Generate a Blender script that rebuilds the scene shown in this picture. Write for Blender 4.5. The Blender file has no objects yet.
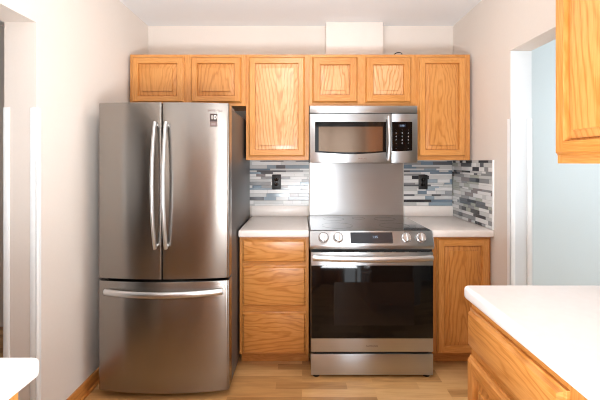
import bpy, bmesh, math, random
from mathutils import Vector, Matrix
random.seed(7)
S = bpy.context.scene
COL = S.collection
PI = math.pi

# ------------------------------------------------------------------ camera, world, light, exposure
EYE = 1.35
cam_d = bpy.data.cameras.new('camera')
cam_d.sensor_width = 36.0
cam_d.lens = 36.0 * 350 / 600
cam_d.shift_x = -2 / 600
cam_d.shift_y = -38 / 600
cam_d.clip_start = 0.02
cam = bpy.data.objects.new('camera', cam_d)
COL.objects.link(cam)
cam.location = (0, -2.87, EYE)
cam.rotation_euler = (PI / 2, 0, 0)
S.camera = cam

S.view_settings.view_transform = 'Standard'
S.view_settings.look = 'None'
S.view_settings.gamma = 1
S.view_settings.use_curve_mapping = False
S.cycles.filter_width = 1.1
S.view_settings.exposure = 0.38

W = bpy.data.worlds.new('daylight')
S.world = W
W.use_nodes = True
W.node_tree.nodes['Background'].inputs[0].default_value = (0.80, 0.90, 1.0, 1)
W.node_tree.nodes['Background'].inputs[1].default_value = 1.0


def area(name, loc, rot, sx, sy, power, color):
    d = bpy.data.lights.new(name, 'AREA')
    d.shape = 'RECTANGLE'
    d.size, d.size_y = sx, sy
    d.energy = power
    d.color = color
    o = bpy.data.objects.new(name, d)
    COL.objects.link(o)
    o.location = loc
    o.rotation_euler = rot
    return o


# added fill from behind the camera, and daylight in the two adjoining rooms
area('added_rear_fill', (0.55, -4.93, 1.08), (PI / 2, 0, 0), 1.15, 2.1, 12, (0.97, 0.985, 1.0))
area('side_room_daylight', (3.9, -1.5, 1.45), (PI / 2, 0, math.radians(62)), 1.5, 1.9, 56, (0.90, 0.96, 1.0))
area('hall_daylight', (-2.3, -2.6, 1.5), (PI / 2, 0, math.radians(25)), 1.0, 1.6, 2.5, (1.0, 0.96, 0.93))

# added fill without a fixture, below eye level, bounced off the ceiling
area('added_bounce_fill', (.05, -2.76, .88), (PI - .34, 0, 0), .8, .55, 54, (.93, .972, 1.0))


# ------------------------------------------------------------------ materials
def s2l(c):
    return tuple(((v / 255) / 12.92 if v / 255 <= .04045 else ((v / 255 + .055) / 1.055) ** 2.4) for v in c) + (1,)


class NT:
    def __init__(self, name):
        self.m = bpy.data.materials.new(name)
        self.m.use_nodes = True
        self.t = self.m.node_tree
        self.b = self.t.nodes['Principled BSDF']

    def n(self, kind, **kw):
        nd = self.t.nodes.new(kind)
        for k, v in kw.items():
            setattr(nd, k, v)
        return nd

    def l(self, a, b):
        self.t.links.new(a, b)

    def val(self, sock, v):
        if isinstance(v, (int, float, tuple, list)):
            sock.default_value = v
        else:
            self.l(v, sock)

    def math(self, op, a, b=None, c=None):
        nd = self.n('ShaderNodeMath', operation=op)
        self.val(nd.inputs[0], a)
        if b is not None:
            self.val(nd.inputs[1], b)
        if c is not None:
            self.val(nd.inputs[2], c)
        return nd.outputs[0]

    def ramp(self, fac, stops, interp='LINEAR'):
        nd = self.n('ShaderNodeValToRGB')
        cr = nd.color_ramp
        cr.interpolation = interp
        while len(cr.elements) < len(stops):
            cr.elements.new(0.5)
        for e, (p, c) in zip(cr.elements, stops):
            e.position = p
            e.color = c
        self.l(fac, nd.inputs[0])
        return nd.outputs[0]

    def bump(self, h, strength=.1, dist=.001):
        nd = self.n('ShaderNodeBump')
        nd.inputs['Strength'].default_value = strength
        nd.inputs['Distance'].default_value = dist
        self.l(h, nd.inputs['Height'])
        self.l(nd.outputs[0], self.b.inputs['Normal'])


def plain(name, rgb, rough=.5, metal=0.0, coat=0.0, emit=None, estr=0, spec=.5):
    k = NT(name)
    nz = k.n('ShaderNodeTexNoise')
    nz.inputs['Scale'].default_value = 35
    tc = k.n('ShaderNodeTexCoord')
    k.l(tc.outputs['Object'], nz.inputs['Vector'])
    c = s2l(rgb)
    lo = tuple(v * .97 for v in c[:3]) + (1,)
    k.l(k.ramp(nz.outputs[0], [(.3, lo), (.7, c)]), k.b.inputs['Base Color'])
    k.b.inputs['Roughness'].default_value = rough
    k.b.inputs['Metallic'].default_value = metal
    k.b.inputs['Coat Weight'].default_value = coat
    k.b.inputs['Specular IOR Level'].default_value = spec
    if emit:
        k.b.inputs['Emission Color'].default_value = s2l(emit)
        k.b.inputs['Emission Strength'].default_value = estr
    return k.m


def paint(name, rgb, rough=.6, bump=.06):
    k = NT(name)
    tc = k.n('ShaderNodeTexCoord')
    nz = k.n('ShaderNodeTexNoise')
    nz.inputs['Scale'].default_value = 90
    nz.inputs['Detail'].default_value = 4
    k.l(tc.outputs['Object'], nz.inputs['Vector'])
    c = s2l(rgb)
    lo = tuple(v * .985 for v in c[:3]) + (1,)
    k.l(k.ramp(nz.outputs[0], [(.3, lo), (.7, c)]), k.b.inputs['Base Color'])
    k.b.inputs['Roughness'].default_value = rough
    k.b.inputs['Specular IOR Level'].default_value = .3
    k.bump(nz.outputs[0], bump, .002)
    return k.m


def oak(name, axis, light=(210, 147, 80), mid=(189, 122, 54), dark=(132, 74, 29), contrast=1.0, pale=None, rings=.3, period=.021, thin=3.2, pores=.8):
    """Honey oak: cathedral growth rings running along `axis` plus fine pores."""
    k = NT(name)
    tc = k.n('ShaderNodeTexCoord')
    oi = k.n('ShaderNodeObjectInfo')
    sep = k.n('ShaderNodeSeparateXYZ')
    k.l(tc.outputs['Object'], sep.inputs[0])
    across, along = (sep.outputs[0], sep.outputs[2]) if axis == 'Z' else (sep.outputs[2], sep.outputs[0])
    depth = sep.outputs[1]
    rnd = oi.outputs['Random']
    shift = k.math('MULTIPLY', rnd, 37.0)
    sgn = k.math('SUBTRACT', k.math('MULTIPLY', k.math('GREATER_THAN', k.math('FRACT', k.math('MULTIPLY', rnd, 7.3)), .35), 2.0), 1.0)
    v = k.n('ShaderNodeCombineXYZ')
    k.l(k.math('ADD', k.math('MULTIPLY', across, 7.0), shift), v.inputs[0])
    k.l(k.math('MULTIPLY', along, 2.2), v.inputs[1])
    k.l(k.math('ADD', depth, shift), v.inputs[2])
    nz = k.n('ShaderNodeTexNoise')
    nz.inputs['Scale'].default_value = 1.3
    nz.inputs['Detail'].default_value = 3
    k.l(v.outputs[0], nz.inputs['Vector'])
    wob = k.math('SUBTRACT', nz.outputs[0], .5)
    off = k.math('MULTIPLY', k.math('SUBTRACT', k.math('FRACT', k.math('MULTIPLY', rnd, 13.1)), .5), .06)
    xx = k.math('ADD', k.math('ADD', across, off), k.math('MULTIPLY', wob, .05))
    r = k.math('SQRT', k.math('ADD', k.math('MULTIPLY', xx, xx), .0009))
    rr = k.math('ADD', r, k.math('MULTIPLY', k.math('MULTIPLY', along, sgn), .11))
    rr = k.math('ADD', rr, k.math('MULTIPLY', wob, .10))
    ring = k.math('ADD', k.math('MULTIPLY', k.math('SINE', k.math('MULTIPLY', rr, 2 * PI / period)), .5), .5)
    ring = k.math('POWER', ring, thin)
    # pores
    v2 = k.n('ShaderNodeCombineXYZ')
    k.l(k.math('ADD', k.math('MULTIPLY', across, 330.0), shift), v2.inputs[0])
    k.l(k.math('MULTIPLY', along, 12.0), v2.inputs[1])
    k.l(k.math('ADD', k.math('MULTIPLY', depth, 60.0), shift), v2.inputs[2])
    nz2 = k.n('ShaderNodeTexNoise')
    nz2.inputs['Scale'].default_value = 1.0
    nz2.inputs['Detail'].default_value = 2
    k.l(v2.outputs[0], nz2.inputs['Vector'])
    fac = k.math('ADD', k.math('MULTIPLY', ring, rings * contrast),
                 k.math('MULTIPLY', k.math('SUBTRACT', nz2.outputs[0], .35), pores * contrast))
    fac = k.math('ADD', fac, k.math('MULTIPLY', wob, .35))
    fac = k.math('ADD', fac, k.math('MULTIPLY', k.math('SUBTRACT', rnd, .5), .18))
    c = k.ramp(fac, [(0.0, s2l(pale or light)), (.35, s2l(mid)), (1.0, s2l(dark))])
    k.l(c, k.b.inputs['Base Color'])
    k.b.inputs['Roughness'].default_value = .36
    k.b.inputs['Coat Weight'].default_value = .25
    k.b.inputs['Coat Roughness'].default_value = .22
    k.bump(nz2.outputs[0], .08, .0006)
    return k.m


def steel(name, rgb, rough=.27, aniso=.75, rot=0.0, axis='Z'):
    k = NT(name)
    tc = k.n('ShaderNodeTexCoord')
    mp = k.n('ShaderNodeMapping')
    mp.inputs['Scale'].default_value = (2, 2, 500)
    k.l(tc.outputs['Object'], mp.inputs[0])
    nz = k.n('ShaderNodeTexNoise')
    nz.inputs['Scale'].default_value = 1.5
    nz.inputs['Detail'].default_value = 2
    k.l(mp.outputs[0], nz.inputs['Vector'])
    c = s2l(rgb)
    lo = tuple(v * .94 for v in c[:3]) + (1,)
    k.l(k.ramp(nz.outputs[0], [(.3, lo), (.7, c)]), k.b.inputs['Base Color'])
    k.b.inputs['Metallic'].default_value = 1
    k.b.inputs['Roughness'].default_value = rough
    k.b.inputs['Anisotropic'].default_value = aniso
    k.b.inputs['Anisotropic Rotation'].default_value = .25 + rot
    tg = k.n('ShaderNodeTangent', direction_type='RADIAL', axis=axis)
    k.l(tg.outputs[0], k.b.inputs['Tangent'])
    return k.m


def floor_mat():
    k = NT('laminate_floor')
    tc = k.n('ShaderNodeTexCoord')
    br = k.n('ShaderNodeTexBrick')
    br.offset = .37
    br.offset_frequency = 3
    br.inputs['Color1'].default_value = (0, 0, 0, 1)
    br.inputs['Color2'].default_value = (1, 1, 1, 1)
    br.inputs['Mortar'].default_value = (.3, .3, .3, 1)
    br.inputs['Scale'].default_value = 1
    br.inputs['Mortar Size'].default_value = .0006
    br.inputs['Bias'].default_value = 0
    br.inputs['Brick Width'].default_value = .43
    br.inputs['Row Height'].default_value = .066
    k.l(tc.outputs['Object'], br.inputs['Vector'])
    mp = k.n('ShaderNodeMapping')
    mp.inputs['Scale'].default_value = (5, 55, 1)
    k.l(tc.outputs['Object'], mp.inputs[0])
    nz = k.n('ShaderNodeTexNoise', noise_dimensions='4D')
    nz.inputs['Scale'].default_value = 1
    nz.inputs['Detail'].default_value = 4
    nz.inputs['Distortion'].default_value = .6
    k.l(mp.outputs[0], nz.inputs['Vector'])
    bw = k.n('ShaderNodeRGBToBW')
    k.l(br.outputs['Color'], bw.inputs[0])
    k.l(k.math('MULTIPLY', bw.outputs[0], 23.0), nz.inputs['W'])
    fac = k.math('ADD', k.math('MULTIPLY', bw.outputs[0], .55), k.math('MULTIPLY', nz.outputs[0], .6))
    c = k.ramp(fac, [(.15, s2l((224, 180, 126))), (.5, s2l((203, 154, 98))), (.9, s2l((158, 110, 62)))])
    k.l(c, k.b.inputs['Base Color'])
    k.b.inputs['Roughness'].default_value = .3
    k.bump(br.outputs['Fac'], -.15, .0005)
    return k.m


M = {}
M['wall'] = paint('warm_white_paint', (225, 216, 208))
M['ceiling'] = paint('ceiling_paint', (238, 240, 242), .7, .25)
M['side_wall'] = paint('pale_blue_grey_paint', (206, 217, 221))
M['chase'] = paint('duct_cover_paint', (236, 226, 219), .6, .03)
M['oak_v'] = oak('honey_oak_upright', 'Z', rings=.12, thin=1.5, period=.012, pores=.95)
M['oak_h'] = oak('honey_oak_level', 'X', rings=.12, thin=1.5, period=.012, pores=.95)
M['oak_panel'] = oak('honey_oak_panel', 'Z', period=.024)
M['oak_drawer'] = oak('honey_oak_drawer', 'X', period=.025, rings=.32, thin=3)
M['oak_pale'] = oak('honey_oak_open_grain', 'Z', light=(226, 178, 130), mid=(208, 148, 90), dark=(142, 82, 36), contrast=1.25, period=.022)
M['oak_base'] = oak('baseboard_oak', 'X', light=(196, 128, 62), mid=(176, 106, 46), dark=(130, 72, 26))
M['floor'] = floor_mat()
M['steel'] = steel('brushed_steel', (186, 189, 192), .3, .9)
M['steel_fridge'] = steel('brushed_fridge_steel', (154, 149, 144), .27, .92)
M['steel_bright'] = steel('bright_steel', (212, 213, 214), .3, .3)
M['steel_sheet'] = steel('sheet_steel', (196, 196, 197), .34, .95)
M['dark_metal'] = plain('fridge_side_grey', (88, 84, 82), .42, .35)
M['black'] = plain('black_plastic', (20, 20, 21), .45)
M['rubber'] = plain('black_rubber', (16, 16, 17), .7)
M['glass_black'] = plain('black_glass', (9, 9, 10), .06, 0, 0, spec=.3)
M['ceramic'] = plain('black_ceramic_glass', (14, 14, 15), .1, 0, .5)
M['oven_cavity'] = plain('oven_inner_window', (24, 19, 17), .12, spec=.3)
M['mesh_screen'] = plain('microwave_screen', (112, 94, 80), .13, .95)
M['display'] = plain('display_glass', (30, 34, 42), .12)
M['digits'] = plain('display_digits', (120, 140, 165), .4, emit=(150, 175, 205), estr=.6)
M['key_print'] = plain('key_print', (190, 192, 196), .5)
M['logo_grey'] = plain('logo_print', (112, 106, 104), .4)
M['logo_red'] = plain('logo_print_warm', (120, 92, 82), .4)
M['laminate'] = plain('white_laminate', (238, 236, 236), .32, 0, .1)
M['laminate_warm'] = plain('white_counter_laminate', (236, 229, 224), .35, 0, .1)
M['vinyl'] = plain('white_vinyl', (246, 250, 252), .3)
M['jamb'] = paint('daylight_tinted_jamb_paint', (226, 234, 239), .45, .02)  # white with the side room's cool daylight put into the colour
M['badge'] = plain('badge_dark', (46, 30, 26), .4)
M['badge_grey'] = plain('badge_grey', (112, 92, 88), .4)
M['ring'] = plain('burner_print', (24, 24, 25), .15)
M['white_print'] = plain('white_print', (240, 236, 230), .5)
M['added_glow'] = plain('added_lamp_glow', (250, 248, 244), .4, emit=(255, 250, 244), estr=17.0)  # glowing surface of the added globe lamps
M['grout'] = plain('grout', (150, 150, 150), .8)
M['void'] = plain('shadow_gap_black', (8, 8, 8), .8)
TILE = {
    'tile_white': ((224, 224, 224), .25), 'tile_pale': ((196, 197, 197), .2), 'tile_grey': ((142, 143, 145), .2),
    'tile_slate': ((92, 95, 100), .15), 'tile_dark': ((56, 57, 61), .12), 'tile_blue': ((142, 158, 170), .12),
    'tile_steel': ((110, 128, 144), .12), 'tile_green': ((166, 170, 160), .2), 'tile_mauve': ((132, 122, 122), .2)}
for kx, (c_, r_) in TILE.items():
    M[kx] = plain(kx, c_, r_)


# ------------------------------------------------------------------ mesh helpers
class MB:
    """Collects shapes and links them as one mesh object."""

    def __init__(self):
        self.bm = bmesh.new()
        self.mats = []

    def mi(self, mat):
        if mat not in self.mats:
            self.mats.append(mat)
        return self.mats.index(mat)

    def _merge(self, b2, mat):
        i = self.mi(mat)
        for f in b2.faces:
            f.material_index = i
        me = bpy.data.meshes.new('tmp')
        b2.to_mesh(me)
        b2.free()
        self.bm.from_mesh(me)
        bpy.data.meshes.remove(me)
        return self

    def box(self, x0, x1, y0, y1, z0, z1, mat, bev=0.0, seg=2):
        b = bmesh.new()
        bmesh.ops.create_cube(b, size=1)
        for v in b.verts:
            v.co = Vector((x0 + (v.co.x + .5) * (x1 - x0), y0 + (v.co.y + .5) * (y1 - y0), z0 + (v.co.z + .5) * (z1 - z0)))
        if bev:
            bmesh.ops.bevel(b, geom=b.edges[:], offset=bev, segments=seg, affect='EDGES', profile=.5)
        return self._merge(b, mat)

    def prism(self, pts, axis, a, bb, mat, bev=0.0, seg=2, only_caps=True):
        """2D outline pushed along an axis: 'X' takes (y,z), 'Y' takes (x,z), 'Z' takes (x,y)."""
        b = bmesh.new()

        def mk(p, t):
            return {'X': (t, p[0], p[1]), 'Y': (p[0], t, p[1]), 'Z': (p[0], p[1], t)}[axis]
        lo = [b.verts.new(mk(p, a)) for p in pts]
        hi = [b.verts.new(mk(p, bb)) for p in pts]
        n = len(pts)
        caps = [b.faces.new(lo[::-1]), b.faces.new(hi)]
        for i in range(n):
            b.faces.new((lo[i], lo[(i + 1) % n], hi[(i + 1) % n], hi[i]))
        bmesh.ops.recalc_face_normals(b, faces=b.faces[:])
        if bev:
            es = list({e for f in caps for e in f.edges}) if only_caps else b.edges[:]
            bmesh.ops.bevel(b, geom=es, offset=bev, segments=seg, affect='EDGES', profile=.5)
        return self._merge(b, mat)

    def lathe(self, prof, center, axis, mat, n=28):
        """prof: list of (radius, distance along axis)."""
        b = bmesh.new()
        ax = Vector(axis).normalized()
        u = ax.orthogonal().normalized()
        w = ax.cross(u)
        c = Vector(center)
        rings = []
        for r, t in prof:
            if r < 1e-6:
                rings.append([b.verts.new(c + ax * t)])
            else:
                rings.append([b.verts.new(c + ax * t + (u * math.cos(2 * PI * i / n) + w * math.sin(2 * PI * i / n)) * r) for i in range(n)])
        for A, B in zip(rings, rings[1:]):
            for i in range(n):
                j = (i + 1) % n
                if len(A) == 1 and len(B) == 1:
                    continue
                if len(A) == 1:
                    b.faces.new((A[0], B[j], B[i]))
                elif len(B) == 1:
                    b.faces.new((A[i], A[j], B[0]))
                else:
                    b.faces.new((A[i], A[j], B[j], B[i]))
        bmesh.ops.recalc_face_normals(b, faces=b.faces[:])
        return self._merge(b, mat)

    def tube(self, pts, ru, rv, up, mat, n=14):
        """Swept ellipse along pts; rv measured along `up`, ru across it."""
        b = bmesh.new()
        up = Vector(up)
        P = [Vector(p) for p in pts]
        rings = []
        for i, p in enumerate(P):
            t = (P[min(i + 1, len(P) - 1)] - P[max(i - 1, 0)]).normalized()
            side = t.cross(up).normalized()
            upp = side.cross(t).normalized()
            rings.append([b.verts.new(p + side * ru * math.cos(2 * PI * k / n) + upp * rv * math.sin(2 * PI * k / n)) for k in range(n)])
        for A, B in zip(rings, rings[1:]):
            for i in range(n):
                j = (i + 1) % n
                b.faces.new((A[i], A[j], B[j], B[i]))
        b.faces.new(rings[0][::-1])
        b.faces.new(rings[-1])
        bmesh.ops.recalc_face_normals(b, faces=b.faces[:])
        return self._merge(b, mat)

    def relief(self, x0, x1, z0, z1, prof, mat_v, mat_h, mat_cap=None, cap=True):
        """Concentric rectangles stepped in depth: prof = [(inset, y), ...]. Front faces -Y."""
        b = bmesh.new()
        iv, ih = self.mi(mat_v), self.mi(mat_h)
        ic = self.mi(mat_cap or mat_v)
        rings = []
        for ins, y in prof:
            rings.append([b.verts.new(c) for c in ((x0 + ins, y, z0 + ins), (x1 - ins, y, z0 + ins), (x1 - ins, y, z1 - ins), (x0 + ins, y, z1 - ins))])
        for A, B in zip(rings, rings[1:]):
            for i in range(4):
                j = (i + 1) % 4
                f = b.faces.new((A[i], A[j], B[j], B[i]))
                f.material_index = ih if i in (0, 2) else iv
        if cap:
            f = b.faces.new(rings[-1])
            f.material_index = ic
        me = bpy.data.meshes.new('tmp')
        b.to_mesh(me)
        b.free()
        self.bm.from_mesh(me)
        bpy.data.meshes.remove(me)
        return self

    def build(self, name, parent=None, loc=(0, 0, 0), origin=None, smooth=35):
        me = bpy.data.meshes.new(name)
        if origin is not None:
            bmesh.ops.translate(self.bm, verts=self.bm.verts[:], vec=-Vector(origin))
            loc = origin
        self.bm.to_mesh(me)
        self.bm.free()
        for m in self.mats:
            me.materials.append(m)
        if smooth:
            me.shade_smooth()
            me.set_sharp_from_angle(angle=math.radians(smooth))
        o = bpy.data.objects.new(name, me)
        COL.objects.link(o)
        o.location = loc
        if parent:
            o.parent = parent
        return o


def tag(o, label, cat, group=None):
    o['label'] = label
    o['category'] = cat
    if group:
        o['group'] = group
    return o


def thing(name, label, cat, loc=(0, 0, 0), rz=0, group=None):
    o = bpy.data.objects.new(name, None)
    o.empty_display_size = .1
    COL.objects.link(o)
    o.location = loc
    o.rotation_euler = (0, 0, rz)
    return tag(o, label, cat, group)


def structure(o):
    o['kind'] = 'structure'
    return o


def writing(name, text, size, center, mat, parent, depth=.0006, spacing=1.0, normal='-Y', tilt=0.0):
    cu = bpy.data.curves.new('tmp_text', 'FONT')
    cu.body = text
    cu.size = size
    cu.align_x = 'CENTER'
    cu.align_y = 'CENTER'
    cu.extrude = depth
    cu.space_character = spacing
    o = bpy.data.objects.new('tmp_text', cu)
    COL.objects.link(o)
    dg = bpy.context.evaluated_depsgraph_get()
    me = bpy.data.meshes.new_from_object(o.evaluated_get(dg))
    bpy.data.objects.remove(o)
    me.transform(Matrix.Rotation(PI / 2 + tilt, 4, 'X'))
    me.materials.clear()
    me.materials.append(mat)
    me.name = name
    r = bpy.data.objects.new(name, me)
    COL.objects.link(r)
    r.location = center
    r.parent = parent
    return r


# ------------------------------------------------------------------ the room
XL, XR, CEIL = -1.26, 1.24, 2.465
TL, TR = .15, .125                 # thickness of the two side walls
LJ, RJ = -1.212, -.783             # far edges of the two openings
LN, RN = -2.045, -1.585              # near edges of the two openings
HEAD = 2.012
REAR = -4.8


def slab(name, boxes, mat):
    b = MB()
    for q in boxes:
        b.box(*q, mat)
    return structure(b.build(name, smooth=0))


slab('floor', [(-3.2, 4.2, REAR - .1, .35, -.1, 0)], M['floor'])
slab('ceiling', [(-3.2, 4.2, REAR - .1, .35, CEIL, CEIL + .1)], M['ceiling'])
slab('wall_back', [(XL - TL, XR + TR, 0, .12, 0, CEIL)], M['wall'])
slab('wall_left', [(XL - TL, XL, LJ, 0, 0, CEIL), (XL - TL, XL, REAR, LN, 0, CEIL), (XL - TL, XL, LN, LJ, HEAD, CEIL)], M['wall'])
slab('wall_right', [(XR, XR + TR, RJ, 0, 0, CEIL), (XR, XR + TR, REAR, RN, 0, CEIL), (XR, XR + TR, RN, RJ, HEAD, CEIL)], M['wall'])
slab('wall_rear', [(-3.2, 0, REAR - .1, REAR, 0, CEIL), (1.1, 4.2, REAR - .1, REAR, 0, CEIL),
                   (0, 1.1, REAR - .1, REAR, 2.1, CEIL)], M['wall'])
slab('wall_side_room_far', [(XR + TR, 4.2, .2, .32, 0, CEIL)], M['side_wall'])
slab('wall_side_room_right', [(4.1, 4.2, REAR, .2, 0, CEIL)], M['side_wall'])
slab('wall_hall_left', [(-3.2, -3.1, REAR, 0, 0, CEIL)], M['wall'])
slab('wall_hall_far', [(-3.1, XL - TL, 0, .12, 0, CEIL)], M['wall'])
# white reveal of the right opening, painted with a cool daylight tint
slab('trim_1', [(XR + .004, XR + TR, RJ - .006, RJ, 0, HEAD - .001)], M['jamb'])
# added unseen door frame behind the camera, for fill light and steel reflections
wf = MB()
for q in ((0, .06, 0, 2.1), (1.04, 1.1, 0, 2.1), (.51, .59, 0, 2.1), (0, 1.1, 0, .07), (0, 1.1, 2.04, 2.1)):
    wf.box(q[0], q[1], REAR - .08, REAR - .03, q[2], q[3], M['vinyl'], .004)
structure(wf.build('added_door_frame'))
# oak baseboard
bb = MB()
prof = [(XL, 0), (XL + .024, 0), (XL + .022, .012), (XL + .014, .018), (XL + .014, .070), (XL + .009, .078), (XL, .08)]
bb.prism([(p[0], p[1]) for p in prof], 'Y', LJ + .04, -.001, M['oak_base'])
structure(bb.build('baseboard_left'))
bb = MB()
bb.prism([(XL - 0, 0), (XL + .014, 0), (XL + .014, .085), (XL + .009, .097), (XL, .1)], 'Y', REAR + .01, -3.2, M['oak_base'])
structure(bb.build('baseboard_left_rear'))


# white vinyl corner guards on the edges of the openings
def guard(cx, cy, sx, sy, label, wx=.026, wy=.03):
    """L strip; sx, sy point from the corner along the two wall faces; open side is outside."""
    b = MB()
    t = .0035
    zt = 1.608
    if sx == 0:
        return
    x0, x1 = sorted((cx - sx * t, cx + sx * wx))
    b.box(x0, x1, cy - t, cy, .002, zt, M['vinyl'], .0012)
    ya, yb = cy - t, cy + wy
    xs = sorted((cx - sx * t, cx))
    b.box(xs[0], xs[1], ya, yb, .002, zt, M['vinyl'], .0012)
    o = b.build('corner_guard')
    return tag(o, label, 'corner guard', 'white corner guards')


guard(XL, LJ - .0005, -1, 1, 'white plastic corner guard on the left opening, nearer the refrigerator')
guard(XL - TL, LJ - .0005, 1, 1, 'white plastic corner guard on the outer edge of the left opening')
guard(XR, RJ - .0065, 1, 1, 'white plastic corner guard on the wall edge beside the mosaic tile, right opening')
guard(XR + TR, RJ - .0065, -1, 1, 'white plastic corner guard on the outer edge of the right opening, against blue-grey wall')

# two added globe lamps out of view, for light from above
for lx, ly, r, lab in ((-.1, -1.42, .11, 'added unseen globe lamp over the aisle, nearer the range'), (-.1, -3.95, .14, 'added unseen globe lamp behind the camera')):
    cl = thing('added_globe_lamp', lab, 'light', (lx, ly, CEIL), 0, 'added globe lamps')
    zc = -.08 - r
    MB().lathe([(0, -.001), (.075, -.001), (.075, -.018), (.045, -.04), (.045, -.09), (0, -.09)], (0, 0, 0), (0, 0, 1), M['steel_bright']).build('canopy', cl)
    MB().lathe([(r * math.sin(PI * q / 18), zc - r * math.cos(PI * q / 18)) for q in range(19)], (0, 0, 0), (0, 0, 1), M['added_glow'], 36).build('globe', cl)


# ------------------------------------------------------------------ cabinets (local: back at y=0, front faces -Y)
def door_part(parent, x0, x1, z0, z1, yf, panel_mat=None, sw=.045, label=None):
    """Raised-panel door: stiles and rails as the door, the raised field as its panel."""
    t = .023
    V, H = M['oak_v'], M['oak_h']
    cx, cz = (x0 + x1) / 2, (z0 + z1) / 2
    b = MB()
    y = yf - t
    # outer moulded edge
    b.relief(x0, x1, z0, z1, [(0, yf), (0, y + .014), (.002, y + .0115), (.004, y + .0105), (.009, y + .001), (.011, y)], V, H, cap=False)
    e = .011
    b2 = bmesh.new()
    iv, ih = b.mi(V), b.mi(H)

    def quad(a0, a1, c0, c1, idx):
        f = b2.faces.new([b2.verts.new(p) for p in ((a0, y, c0), (a1, y, c0), (a1, y, c1), (a0, y, c1))])
        f.material_index = idx
    quad(x0 + e, x0 + sw, z0 + e, z1 - e, iv)
    quad(x1 - sw, x1 - e, z0 + e, z1 - e, iv)
    quad(x0 + sw, x1 - sw, z0 + e, z0 + sw, ih)
    quad(x0 + sw, x1 - sw, z1 - sw, z1 - e, ih)
    me = bpy.data.meshes.new('tmp')
    b2.to_mesh(me)
    b2.free()
    b.bm.from_mesh(me)
    bpy.data.meshes.remove(me)
    # inner moulding down to the groove, and a back face
    b.relief(x0, x1, z0, z1, [(sw, y), (sw + .0015, y + .004), (sw + .004, y + .0185)], V, H, cap=False)
    d = b.build('door', parent, origin=(cx, yf, cz))
    if label:
        d['label'] = label
    p = MB()
    pm = panel_mat or M['oak_panel']
    i0 = sw + .004
    p.relief(x0 + i0, x1 - i0, z0 + i0, z1 - i0,
             [(0, yf - .001), (0, y + .018), (.004, y + .0185), (.005, y + .0145), (.030, y + .0075), (.0312, y + .0008), (.036, y + .0005)], pm, pm, pm)
    po = p.build('panel', d)
    # make coordinates relative to the door's own centre
    for v in po.data.vertices:
        v.co -= Vector((cx, yf, cz))
    return d


def drawer_part(parent, x0, x1, z0, z1, yf):
    t = .024
    y = yf - t
    H = M['oak_drawer']
    b = MB()
    b.relief(x0, x1, z0, z1, [(0, yf), (0, y + .016), (.002, y + .014), (.0065, y + .0125), (.013, y + .0012), (.016, y)], H, H, H)
    return b.build('drawer', parent, origin=((x0 + x1) / 2, yf, (z0 + z1) / 2))


def face_frame(parent, x0, x1, z0, z1, yf, stiles, rails, t=.019):
    """stiles: inner upright x-ranges; rails: inner level (x0,x1,z0,z1)."""
    b = MB()
    for s in stiles:
        b.box(s[0], s[1], yf, yf + t, z0, z1, M['oak_v'], .0012, 1)
    for r in rails:
        b.box(r[0], r[1], yf + .0004, yf + t, r[2], r[3], M['oak_h'], .0008, 1)
    return b.build('face_frame', parent, origin=((x0 + x1) / 2, yf, (z0 + z1) / 2))


def wall_cabinet(name, label, x0, x1, z0, z1, doors, depth=.34, loc=(0, 0, 0), rz=0, mats=None, bottom_rail=.035, top_rail=.035):
    c = thing(name, label, 'cabinet', loc, rz, 'oak wall cabinets')
    g = .0006
    x0 += g
    x1 -= g
    yf = -depth
    b = MB()
    b.box(x0, x1, yf + .0195, -.002, z0 + .012, z1 - .001, M['oak_v'])
    b.build('carcass', c, origin=((x0 + x1) / 2, 0, z0))
    st = [(x0, doors[0][0] + .012), (doors[-1][1] - .012, x1)]
    for a, d in zip(doors, doors[1:]):
        st.append((a[1] - .012, d[0] + .012))
    face_frame(c, x0, x1, z0, z1, yf, st, [(x0 + .02, x1 - .02, z0, z0 + bottom_rail + .012), (x0 + .02, x1 - .02, z1 - top_rail - .012, z1)])
    for i, d in enumerate(doors):
        door_part(c, d[0], d[1], d[2], d[3], yf - .0005, (mats or {}).get(i), sw=.054 if mats and len(doors) == 2 else .045)
    return c


TOP = 2.127
wall_cabinet('wall_cabinet', 'short two-door honey oak wall cabinet mounted above the refrigerator', -1.2436, -.405, 1.755, TOP,
             [(-1.223, -.849, 1.777, 2.105), (-.799, -.437, 1.777, 2.105)])
wall_cabinet('wall_cabinet', 'tall single-door honey oak wall cabinet between refrigerator and microwave', -.405, .0506, 1.364, TOP,
             [(-.3836, .020, 1.39, 2.105)], mats={0: M['oak_pale']})
wall_cabinet('wall_cabinet', 'short two-door honey oak wall cabinet directly above the microwave', .0506, .824, 1.755, TOP,
             [(.074, .400, 1.777, 2.105), (.456, .786, 1.777, 2.105)], mats={0: M['oak_pale'], 1: M['oak_pale']})
wall_cabinet('wall_cabinet', 'tall single-door honey oak wall cabinet right of the microwave, in the corner', .824, 1.2146, 1.364, TOP,
             [(.8375, 1.176, 1.39, 2.105)])
# near right wall cabinet, facing left across the aisle
wall_cabinet('wall_cabinet', 'large near oak wall cabinet cut off by the upper right photo edge', 0, .92, 1.345, TOP,
             [(.014, .452, 1.373, 2.105), (.468, .906, 1.373, 2.105)], depth=.35, loc=(XR, -1.65, 0), rz=-PI / 2)


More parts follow.
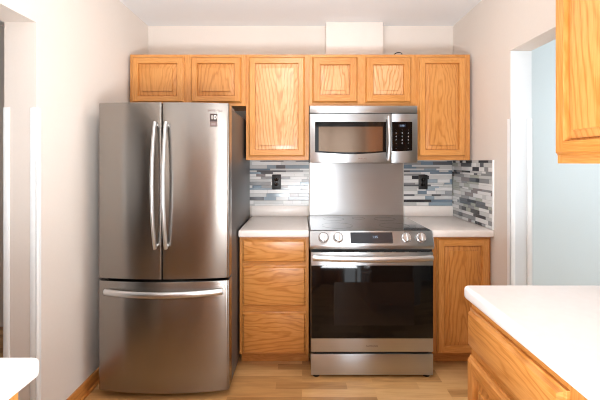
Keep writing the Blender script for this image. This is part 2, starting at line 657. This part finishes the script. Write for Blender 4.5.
def base_cabinet(name, label, x0, x1, fronts, stiles, rails, depth=.575, loc=(0, 0, 0), rz=0, ztop=.8635, kick=.09):
    c = thing(name, label, 'cabinet', loc, rz, 'oak base cabinets')
    yf = -depth
    b = MB()
    b.box(x0, x1, yf + .0195, -.004, kick + .004, ztop - .001, M['oak_v'])
    b.build('carcass', c, origin=((x0 + x1) / 2, 0, kick))
    MB().box(x0, x1, yf + .075, yf + .09, .001, kick + .003, M['oak_h']).build('toe_kick', c, origin=((x0 + x1) / 2, yf, 0))
    face_frame(c, x0, x1, kick, ztop, yf, stiles, rails)
    for f in fronts:
        if f[0] == 'drawer':
            drawer_part(c, *f[1:], yf - .0005)
        else:
            door_part(c, *f[1:], yf - .0005)
    return c


bx0, bx1 = -.409, .044
base_cabinet('base_cabinet', 'three-drawer honey oak base cabinet between refrigerator and range', bx0, bx1,
             [('drawer', -.389, .025, .694, .846), ('drawer', -.389, .025, .410, .675), ('drawer', -.389, .025, .100, .370)],
             [(bx0, bx0 + .04), (bx1 - .04, bx1)],
             [(bx0 + .02, bx1 - .02, .81, .8635), (bx0 + .02, bx1 - .02, .66, .71), (bx0 + .02, bx1 - .02, .36, .42), (bx0 + .02, bx1 - .02, .09, .13)])
rx0, rx1 = .834, XR - .003
base_cabinet('base_cabinet', 'narrow single-door honey oak base cabinet right of the range', rx0, rx1,
             [('door', .880, 1.222, .102, .852)],
             [(rx0, rx0 + .07), (rx1 - .04, rx1)],
             [(rx0 + .03, rx1 - .02, .80, .8635), (rx0 + .03, rx1 - .02, .09, .13)])
base_cabinet('base_cabinet', 'near oak base cabinet with a drawer above a door, lower right foreground', 0, 1.6,
             [('drawer', .010, .464, .697, .832), ('door', .010, .464, .105, .664), ('drawer', .50, .95, .697, .832), ('door', .50, .95, .105, .664),
              ('drawer', .99, 1.58, .697, .832), ('door', .99, 1.58, .105, .664)],
             [(0, .04), (.445, .52), (.93, 1.01), (1.56, 1.6)],
             [(.02, 1.58, .80, .8635), (.02, 1.58, .655, .705), (.02, 1.58, .09, .13)], depth=.632, loc=(XR, -1.614, 0), rz=-PI / 2)
base_cabinet('base_cabinet', 'near oak base cabinet glimpsed under the white counter at lower left', -1.6, 0,
             [('drawer', -.47, -.03, .697, .832), ('door', -.47, -.03, .105, .664), ('drawer', -.96, -.52, .697, .832), ('door', -.96, -.52, .105, .664)],
             [(-.05, 0), (-.55, -.45), (-1.02, -.94), (-1.6, -1.55)],
             [(-1.58, -.02, .80, .8635), (-1.58, -.02, .655, .705), (-1.58, -.02, .09, .13)], depth=.635, loc=(XL, -2.098, 0), rz=PI / 2)

# ------------------------------------------------------------------ countertops
CT = .91


def rounded_rect(x0, x1, y0, y1, r, n=5, corners=(1, 1, 1, 1)):
    pts = []
    for (cx, cy, a0, on) in ((x1, y1, 0, corners[0]), (x0, y1, 90, corners[1]), (x0, y0, 180, corners[2]), (x1, y0, 270, corners[3])):
        rr = r if on else .001
        ccx = cx - rr if cx == x1 else cx + rr
        ccy = cy - rr if cy == y1 else cy + rr
        for k in range(n + 1):
            a = math.radians(a0 + 90 * k / n)
            pts.append((ccx + rr * math.cos(a), ccy + rr * math.sin(a)))
    return pts


ct = thing('countertop', 'short white countertop between refrigerator and range', 'countertop', (0, 0, .864), 0, 'white countertops')
MB().box(-.411, .045, -.618, -.003, 0, CT - .864, M['laminate_warm'], .009, 3).build('slab', ct)
MB().box(-.411, .045, -.022, -.003, CT - .8635, CT - .864 + .082, M['laminate_warm'], .003).build('backsplash_lip', ct)
ct = thing('countertop', 'short white corner countertop right of the range, under the mosaic tile', 'countertop', (0, 0, .864), 0, 'white countertops')
MB().box(.832, XR - .002, -.618, -.003, 0, CT - .864, M['laminate_warm'], .009, 3).build('slab', ct)
MB().box(.832, XR - .010, -.022, -.003, CT - .8635, CT - .864 + .082, M['laminate_warm'], .003).build('backsplash_lip', ct)
b = MB()
b.prism(rounded_rect(.576, XR - .002, -3.28, -1.612, .02, 5, (0, 1, 0, 0)), 'Z', .864, CT, M['laminate'], .013, 4)
tag(b.build('countertop'), 'long bright white countertop filling the lower right foreground', 'countertop', 'white countertops')
b = MB()
b.prism(rounded_rect(XL + .002, -.592, -3.72, -2.074, .012, 5, (1, 0, 0, 0)), 'Z', .864, CT, M['laminate'], .012, 4)
tag(b.build('countertop'), 'white countertop corner at the lower left photo edge', 'countertop', 'white countertops')


# ------------------------------------------------------------------ mosaic tile
def mosaic(name, label, u0, u1, z0, z1, plane, palette, seed):
    """plane 'back' lies on y=0 (u = x); plane 'right' lies on x=XR (u = distance from the corner)."""
    rnd = random.Random(seed)
    b = MB()
    names = [p[0] for p in palette]
    wts = [p[1] for p in palette]

    def put(a0, a1, c0, c1, d0, d1, m, bev):
        if plane == 'back':
            b.box(a0, a1, -d1, -d0, c0, c1, m, bev, 1)
        else:
            b.box(XR - d1, XR - d0, -a1, -a0, c0, c1, m, bev, 1)
    put(u0, u1, z0, z1, .001, .005, M['grout'], 0)
    z = z0
    last = None
    while z < z1 - .004:
        h = rnd.choice((.0145, .0145, .0215, .029, .029))
        h = min(h, z1 - z)
        u = u0
        u -= rnd.uniform(0, .1)
        while u < u1:
            ln = rnd.choice((.075, .10, .14, .19, .24) if plane == 'back' else (.05, .07, .095, .13, .17))
            a0, a1 = max(u, u0), min(u + ln, u1)
            if a1 - a0 > .006:
                m = rnd.choices(names, wts)[0]
                if m == last:
                    m = rnd.choices(names, wts)[0]
                last = m
                put(a0 + .0006, a1 - .0006, z + .0006, z + h - .0006, .005, .0085 + rnd.uniform(0, .0012), M[m], .0008)
            u += ln
        z += h
    return tag(b.build(name, smooth=0), label, 'tile backsplash', 'mosaic tile backsplashes')


mosaic('tile_backsplash', 'grey and white strip mosaic tile behind the left counter, with dark outlet', -.43, .058, CT + .0825, 1.361, 'back',
       [('tile_white', 9), ('tile_pale', 7), ('tile_grey', 4), ('tile_slate', 1.8), ('tile_dark', 1.1), ('tile_blue', 2), ('tile_steel', 1), ('tile_mauve', 1)], 3)
mosaic('tile_backsplash', 'blue-grey strip mosaic tile on the back wall right of the steel panel', .832, XR - .0105, CT + .0825, 1.361, 'back',
       [('tile_white', 7), ('tile_pale', 6), ('tile_grey', 3), ('tile_slate', 1), ('tile_dark', 1.6), ('tile_blue', 5), ('tile_steel', 2)], 11)
mosaic('tile_backsplash', 'grey strip mosaic tile on the side wall above the corner counter', .0005, .604, CT + .0006, 1.362, 'right',
       [('tile_white', 6), ('tile_pale', 8), ('tile_grey', 4), ('tile_slate', 1.5), ('tile_dark', 2), ('tile_green', 4), ('tile_mauve', 1)], 23)
b = MB()
b.box(XR - .0105, XR - .0005, -.614, -.6045, CT + .0006, 1.364, M['vinyl'], .002)
structure(b.build('trim_2'))


def outlet(x, z, label, sockets):
    o = thing('electrical_outlet' if sockets else 'wall_switch', label, 'outlet' if sockets else 'switch', (x, -.0101, z))
    MB().box(-.037, .037, -.006, 0, -.06, .06, M['black'], .0025).build('cover_plate', o)
    if sockets:
        for s in (-1, 1):
            b = MB()
            b.prism([(.017 * math.cos(a) * 1.0, s * .02 + max(-.0135, min(.0135, .017 * math.sin(a)))) for a in [2 * PI * k / 28 for k in range(28)]],
                    'Y', -.0085, -.0061, M['glass_black'])
            for q in (-.006, .006):
                b.box(q - .0012, q + .0012, -.0088, -.0086, s * .02 + .0005, s * .02 + .008, M['logo_grey'])
            b.build('socket', o)
        MB().lathe([(0, 0), (.003, 0), (.003, .001), (0, .0014)], (0, -.0061, 0), (0, -1, 0), M['logo_grey'], 12).build('screw', o)
    else:
        MB().box(-.017, .017, -.0085, -.0061, -.034, .034, M['glass_black'], .001).build('rocker', o)
        for s in (-1, 1):
            MB().lathe([(0, 0), (.003, 0), (.003, .001), (0, .0014)], (0, -.0061, s * .048), (0, -1, 0), M['black'], 12).build('screw', o)
    return o


outlet(-.208, 1.188, 'black double electrical outlet on the mosaic tile left of the range', True)
outlet(.988, 1.186, 'black wall plate on the mosaic tile right of the range', False)

# stainless splash panel behind the range
b = MB()
b.box(.064, .826, -.006, -.0015, .90, 1.40, M['steel_sheet'], .001, 1)
b.box(.064, .826, -.012, -.006, .90, .915, M['steel_sheet'], .001, 1)
tag(b.build('splash_panel'), 'stainless steel sheet panel on the wall behind the range', 'panel')

# boxed duct cover above the microwave cabinet
b = MB()
b.box(.191, .647, -.085, -.001, TOP + .001, CEIL - .0015, M['chase'], .002)
tag(b.build('duct_cover'), 'white boxed duct cover rising from cabinet top to ceiling', 'duct cover')
# loop of dark cable lying over the cabinet top edge
b = MB()
pts = [(.703 + .026 * math.cos(a), -.30 - .02 * math.cos(a), TOP + .003 + .024 * math.sin(a)) for a in [PI * k / 14 for k in range(15)]]
pts = [(.735, -.18, TOP + .004), (.731, -.26, TOP + .004)] + pts + [(.674, -.24, TOP + .004), (.67, -.15, TOP + .004)]
b.tube(pts, .0035, .0035, (.2, 1, .1), M['black'], 8)
tag(b.build('cable_loop'), 'small dark cable loop on top of the cabinet above the microwave', 'cable')


# ------------------------------------------------------------------ refrigerator
fr = thing('refrigerator', 'brushed stainless french-door refrigerator with bottom freezer drawer', 'refrigerator', (0, 0, 0))
FX0, FX1 = -1.166, -.417
FC = (FX0 + FX1) / 2
FH = (FX1 - FX0) / 2
FY, BULGE, FBACK = -.868, .034, -.795


def fy(x):
    u = (x - FC) / FH
    return FY - BULGE * (1 - u * u)


def door_outline(x0, x1, rl, rr, n=26):
    """plan of a bowed door, rounded by rl / rr at its two front edges."""
    pts = [(x1, FBACK), (x0, FBACK)]
    for k in range(7):                 # left edge round
        a = PI * k / 12
        pts.append((x0 + rl * (1 - math.cos(a)), fy(x0 + rl) + rl * (1 - math.sin(a))))
    for k in range(1, n):
        x = x0 + rl + (x1 - rr - x0 - rl) * k / n
        pts.append((x, fy(x)))
    for k in range(7):
        a = PI / 2 - PI * k / 12
        pts.append((x1 - rr * (1 - math.cos(a)), fy(x1 - rr) + rr * (1 - math.sin(a))))
    return pts[::-1]


SPLIT = -.788
b = MB()
b.box(FX0 + .006, FX1 - .004, FBACK + .008, -.045, .035, 1.665, M['dark_metal'], .006)
b.box(FX0 + .02, FX1 - .02, FBACK + .004, FBACK + .02, .05, 1.655, M['void'])
b.build('body', fr)
SF = M['steel_fridge']
d1 = MB().prism(door_outline(FX0, SPLIT - .0025, .016, .006), 'Z', .688, 1.687, SF, .004).build('door', fr)
d2 = MB().prism(door_outline(SPLIT + .0025, FX1, .006, .016), 'Z', .688, 1.687, SF, .004).build('door', fr)
dz = MB().prism(door_outline(FX0, FX1, .016, .016, 44), 'Z', .046, .674, SF, .004).build('freezer_drawer', fr)


def bow_handle_v(name, parent, x, z0, z1, out, mat, ru=.010, rv=.012, yface=None, base=.02):
    y0 = yface if yface is not None else fy(x)
    b = MB()
    pts = []
    n = 26
    for k in range(n + 1):
        t = k / n
        s = math.sin(PI * t)
        pts.append((x, y0 - base - out * s ** .8, z0 + (z1 - z0) * t))
    b.tube(pts, ru, rv, (0, -1, 0), mat)
    for z in (z0 + .012, z1 - .012):
        b.lathe([(0, -.004), (.009, -.004), (.009, base), (0, base)], (x, y0, z), (0, -1, 0), mat, 14)
    return b.build(name, parent)


bow_handle_v('handle', d1, -.818, .868, 1.572, .045, M['steel_bright'])
bow_handle_v('handle', d2, -.757, .868, 1.572, .045, M['steel_bright'])
b = MB()
pts = []
for k in range(33):
    t = k / 32
    x = -1.112 + (-.452 + 1.112) * t
    pts.append((x, fy(x) - .018 - .03 * math.sin(PI * t) ** .8, .617))
b.tube(pts, .012, .0175, (0, 0, 1), M['steel_bright'])
for x in (-1.098, -.466):
    b.lathe([(0, -.004), (.01, -.004), (.01, .02), (0, .02)], (x, fy(x), .617), (0, -1, 0), M['steel_bright'], 14)
b.build('handle', dz)
MB().box(-1.08, -.50, -.775, -.3, 1.6655, 1.68, M['dark_metal'], .004).build('top_cover', fr)
for x0, x1 in ((FX1 - .075, FX1 - .008), (FX0 + .008, FX0 + .075)):
    MB().box(x0, x1, -.79, -.66, 1.6655, 1.683, M['logo_grey'], .005).build('hinge_cover', fr)
for x in (FX0 + .06, FX1 - .06):
    for y in (-.74, -.12):
        MB().lathe([(0, 0), (.022, 0), (.022, .018), (.012, .02), (.012, .036), (0, .036)], (x, y, .0005), (0, 0, 1), M['rubber'], 16).build('foot', fr)
# badge and maker's mark on the right door
bxm = -.502
yb = fy(bxm) - .0004
sl = (fy(bxm + .02) - fy(bxm - .02)) / .04
bd = MB()
bd.box(-.020, .020, -.0009, .0022, -.036, .036, M['badge'], .0006, 1)
bd.box(-.019, .019, -.0012, .0004, -.034, -.008, M['badge_grey'], .0003, 1)
bo = bd.build('badge', d2, loc=(bxm, yb, 1.588))
bo.rotation_euler = (0, 0, math.atan(sl))
writing('badge_numeral', '10', .034, (bxm, yb - .0014, 1.603), M['white_print'], d2).rotation_euler = (0, 0, math.atan(sl))
w = writing('badge_line', '----', .018, (bxm, yb - .0016, 1.567), M['white_print'], d2)
w.rotation_euler = (0, 0, math.atan(sl))
w = writing('brand_lettering', 'SAMSUNG', .017, (-.494, fy(-.494) - .0006, 1.642), M['logo_red'], d2, spacing=1.1)
w.rotation_euler = (0, 0, math.atan(sl))

# ------------------------------------------------------------------ microwave
MX0, MX1, MZ0, MZ1, MY = .0535, .812, 1.343, 1.746, -.412
mw = thing('microwave', 'stainless over-the-range microwave with black control panel', 'microwave', (0, 0, 0))
b = MB()
b.box(MX0 + .002, MX1 - .002, MY + .03, -.0125, MZ0 + .002, MZ1 - .001, M['dark_metal'], .003)
b.box(MX0 + .05, MX1 - .05, MY + .08, -.08, MZ0 - .002, MZ0 + .003, M['black'], .001, 1)
b.build('body', mw)
b = MB()
b.box(MX0, MX1, MY + .004, MY + .03, 1.6945, MZ1, M['steel'], .003)
b.box(MX0 + .002, MX1 - .002, MY + .012, MY + .03, 1.690, 1.6945, M['void'])
b.build('vent_grille', mw)
dx1 = .6275
md = MB()
md.box(MX0, dx1, MY, MY + .0295, MZ0, 1.690, M['steel'], .004)
mdo = md.build('door', mw)
# black glass with a bowed lower edge
wx0, wx1, wz0, wz1 = .0914, .590, 1.407, 1.632
pts = [(wx1, wz1), (wx0, wz1)]
for k in range(21):
    t = k / 20
    pts.append((wx0 + (wx1 - wx0) * t, wz0 + .012 - .014 * math.sin(PI * t)))
wi = MB().prism(pts, 'Y', MY - .003, MY + .001, M['glass_black'], .0008, 1).build('window', mdo)
pts = [(.566, 1.598), (.117, 1.598)]
for k in range(21):
    t = k / 20
    pts.append((.117 + (.566 - .117) * t, 1.428 - .01 * math.sin(PI * t)))
MB().prism(pts, 'Y', MY - .0036, MY - .0029, M['mesh_screen']).build('viewing_screen', mdo)
bow_handle_v('handle', mdo, .604, 1.358, 1.668, .022, M['steel_bright'], .011, .010, yface=MY, base=.016)
writing('brand_lettering', 'SAMSUNG', .0125, (.425, MY - .0004, 1.374), M['logo_red'], mdo, spacing=1.1)
cp = MB()
cp.box(dx1 + .0015, MX1, MY, MY + .0295, MZ0, 1.690, M['steel'], .004)
cpo = cp.build('control_panel', mw)
pts = [(.774, 1.632), (.632, 1.632), (.632, 1.424)] + [(.632 + .142 * k / 10, 1.424 + .006 * (k / 10) ** 2) for k in range(1, 11)]
MB().prism(pts, 'Y', MY - .0025, MY + .001, M['glass_black'], .0006, 1).build('key_pad', cpo)
MB().box(.678, .73, MY - .003, MY - .0024, 1.594, 1.615, M['display'], .0003, 1).build('display', cpo)
writing('clock_digits', '1:15', .017, (.704, MY - .0033, 1.6045), M['digits'], cpo, .0002)
rows = [(1.575, ('--', '--', '--')), (1.553, ('1', '2', '3')), (1.529, ('4', '5', '6')), (1.505, ('7', '8', '9')), (1.482, ('-', '0', '+')), (1.445, ('--', '', '--'))]
for z, txt in rows:
    for x, s in zip((.660, .703, .746), txt):
        if s:
            writing('key_mark', s, .014 if len(s) == 1 else .009, (x, MY - .0028, z), M['key_print'], cpo, .0002)

# ------------------------------------------------------------------ range
RX0, RX1 = .050, .826
rg = thing('range', 'stainless slide-in electric range with black oven door', 'range', (0, 0, 0))
b = MB()
b.box(RX0 + .006, RX1 - .006, -.655, -.03, .03, .898, M['dark_metal'], .004)
b.box(RX0 + .03, RX1 - .03, -.665, -.655, .04, .80, M['void'])
b.build('body', rg)
ck = MB()
ck.box(RX0, RX1, -.652, -.028, .8985, .914, M['steel'], .003)
ck.box(RX0 + .006, RX1 - .006, -.640, -.034, .9142, .9165, M['ceramic'], .0008, 1)
cko = ck.build('cooktop', rg)
for (x, y, r) in ((.24, -.48, .105), (.24, -.20, .08), (.63, -.48, .10), (.63, -.20, .08), (.435, -.17, .05)):
    MB().lathe([(r - .0022, 0), (r - .0022, .0003), (r, .0003), (r, 0)], (x, y, .9166), (0, 0, 1), M['ring'], 48).build('burner_ring', cko)
# control panel: sloped face
A, B = Vector((-.652, .9135)), Vector((-.682, .832))     # (y,z) top and bottom of the sloping face
pr = [(-.60, .9135), (A.x, A.y), (B.x, B.y), (-.684, .822), (-.676, .803), (-.60, .803)]
pn = MB().prism(pr, 'X', RX0 - .001, RX1 + .001, M['steel'], .002).build('control_panel', rg)
tiltv = (B - A).normalized()
nrm = Vector((0, tiltv.y, -tiltv.x)) if tiltv.y < 0 else Vector((0, -tiltv.y, tiltv.x))
nrm = Vector((0, -abs(tiltv.y), abs(tiltv.x))).normalized()


def on_panel(z):
    t = (z - A.y) / (B.y - A.y)
    return A.x + (B.x - A.x) * t


def panel_plate(name, x0, x1, z0, z1, mat, lift=.0012):
    b = MB()
    y0, y1 = on_panel(z0), on_panel(z1)
    back = -.004
    b.prism([(y0 + nrm.y * lift, z0 + nrm.z * lift), (y1 + nrm.y * lift, z1 + nrm.z * lift),
             (y1 + nrm.y * back, z1 + nrm.z * back), (y0 + nrm.y * back, z0 + nrm.z * back)], 'X', x0, x1, mat)
    return b.build(name, pn)


panel_plate('display', .305, .571, .840, .905, M['display'])
tilt = -math.atan2(abs(tiltv.x), abs(tiltv.y))
w = writing('display_digits', '1:15', .02, (.46, on_panel(.877) + nrm.y * .0018, .877 + nrm.z * .0018), M['digits'], pn, .0002, tilt=tilt)
for x in (.135, .228, .657, .750):
    c = Vector((x, on_panel(.874), .874)) + nrm * .0004
    kn = MB()
    kn.lathe([(0, -.001), (.031, -.001), (.031, .003), (.0265, .005), (.0255, .020), (.0235, .024), (0, .0245)], c, nrm, M['steel_bright'], 36)
    ko = kn.build('knob', pn)
    # raised finger bar across the face
    gp = MB()
    gp.box(-.006, .006, -.031, -.024, -.0225, .0225, M['steel_bright'], .0025)
    go = gp.build('knob_grip', ko)
    go.rotation_euler = (tilt, 0, 0)
    go.location = c
    rgm = MB()
    rgm.lathe([(.0265, .0005), (.0335, .0005), (.0335, .0035), (.0265, .0035)], c, nrm, M['logo_grey'], 36)
    rgm.build('knob_collar', ko)
# oven door
od = MB()
od.box(RX0 + .006, RX1 - .006, -.684, -.668, .163, .786, M['steel'], .003)
odo = od.build('oven_door', rg)
slots = MB()
for k in range(9):
    x = .12 + k * .0785
    slots.box(x, x + .05, -.681, -.669, .7845, .793, M['void'])
slots.box(RX0 + .01, RX1 - .01, -.672, -.666, .7865, .803, M['void'])
slots.build('vent_slots', rg)
MB().box(RX0 + .0075, RX1 - .0075, -.6875, -.6835, .249, .704, M['glass_black'], .0012).build('glass', odo)
MB().box(.20, .70, -.6879, -.6874, .33, .60, M['oven_cavity'], .0002, 1).build('inner_window', odo)
hb = MB()
pts = []
for k in range(31):
    t = k / 30
    x = .068 + (.808 - .068) * t
    pts.append((x, -.708 - .022 * math.sin(PI * t) ** .7, .757 - .004 * math.sin(PI * t)))
hb.tube(pts, .011, .0185, (0, 0, 1), M['steel_bright'], 16)
for x in (.078, .797):
    hb.box(x - .010, x + .010, -.712, -.683, .741, .772, M['steel_bright'], .004)
hb.build('handle', odo)
writing('brand_lettering', 'SAMSUNG', .015, (.437, -.6845, .2), M['logo_grey'], odo, spacing=1.1)
dr = MB()
dr.box(RX0 + .006, RX1 - .006, -.684, -.656, .018, .1505, M['steel'], .003)
dr.build('storage_drawer', rg)

for x in (RX0 + .04, RX1 - .04):
    for y in (-.648, -.08):
        MB().lathe([(0, 0), (.024, 0), (.024, .012), (.014, .016), (.014, .0315), (0, .0315)], (x, y, .0005), (0, 0, 1), M['rubber'], 18).build('foot', rg)

# added unseen oak cabinet behind the camera, gives the steel brown reflections
wall_cabinet('added_cabinet', 'added unseen two-door oak cabinet behind the camera, for reflections in the steel', -.02, 1.14, .002, 2.12,
             [(.0, .55, .12, 2.09), (.57, 1.12, .12, 2.09)], depth=.55, loc=(-.1, REAR + .002, 0), rz=PI)
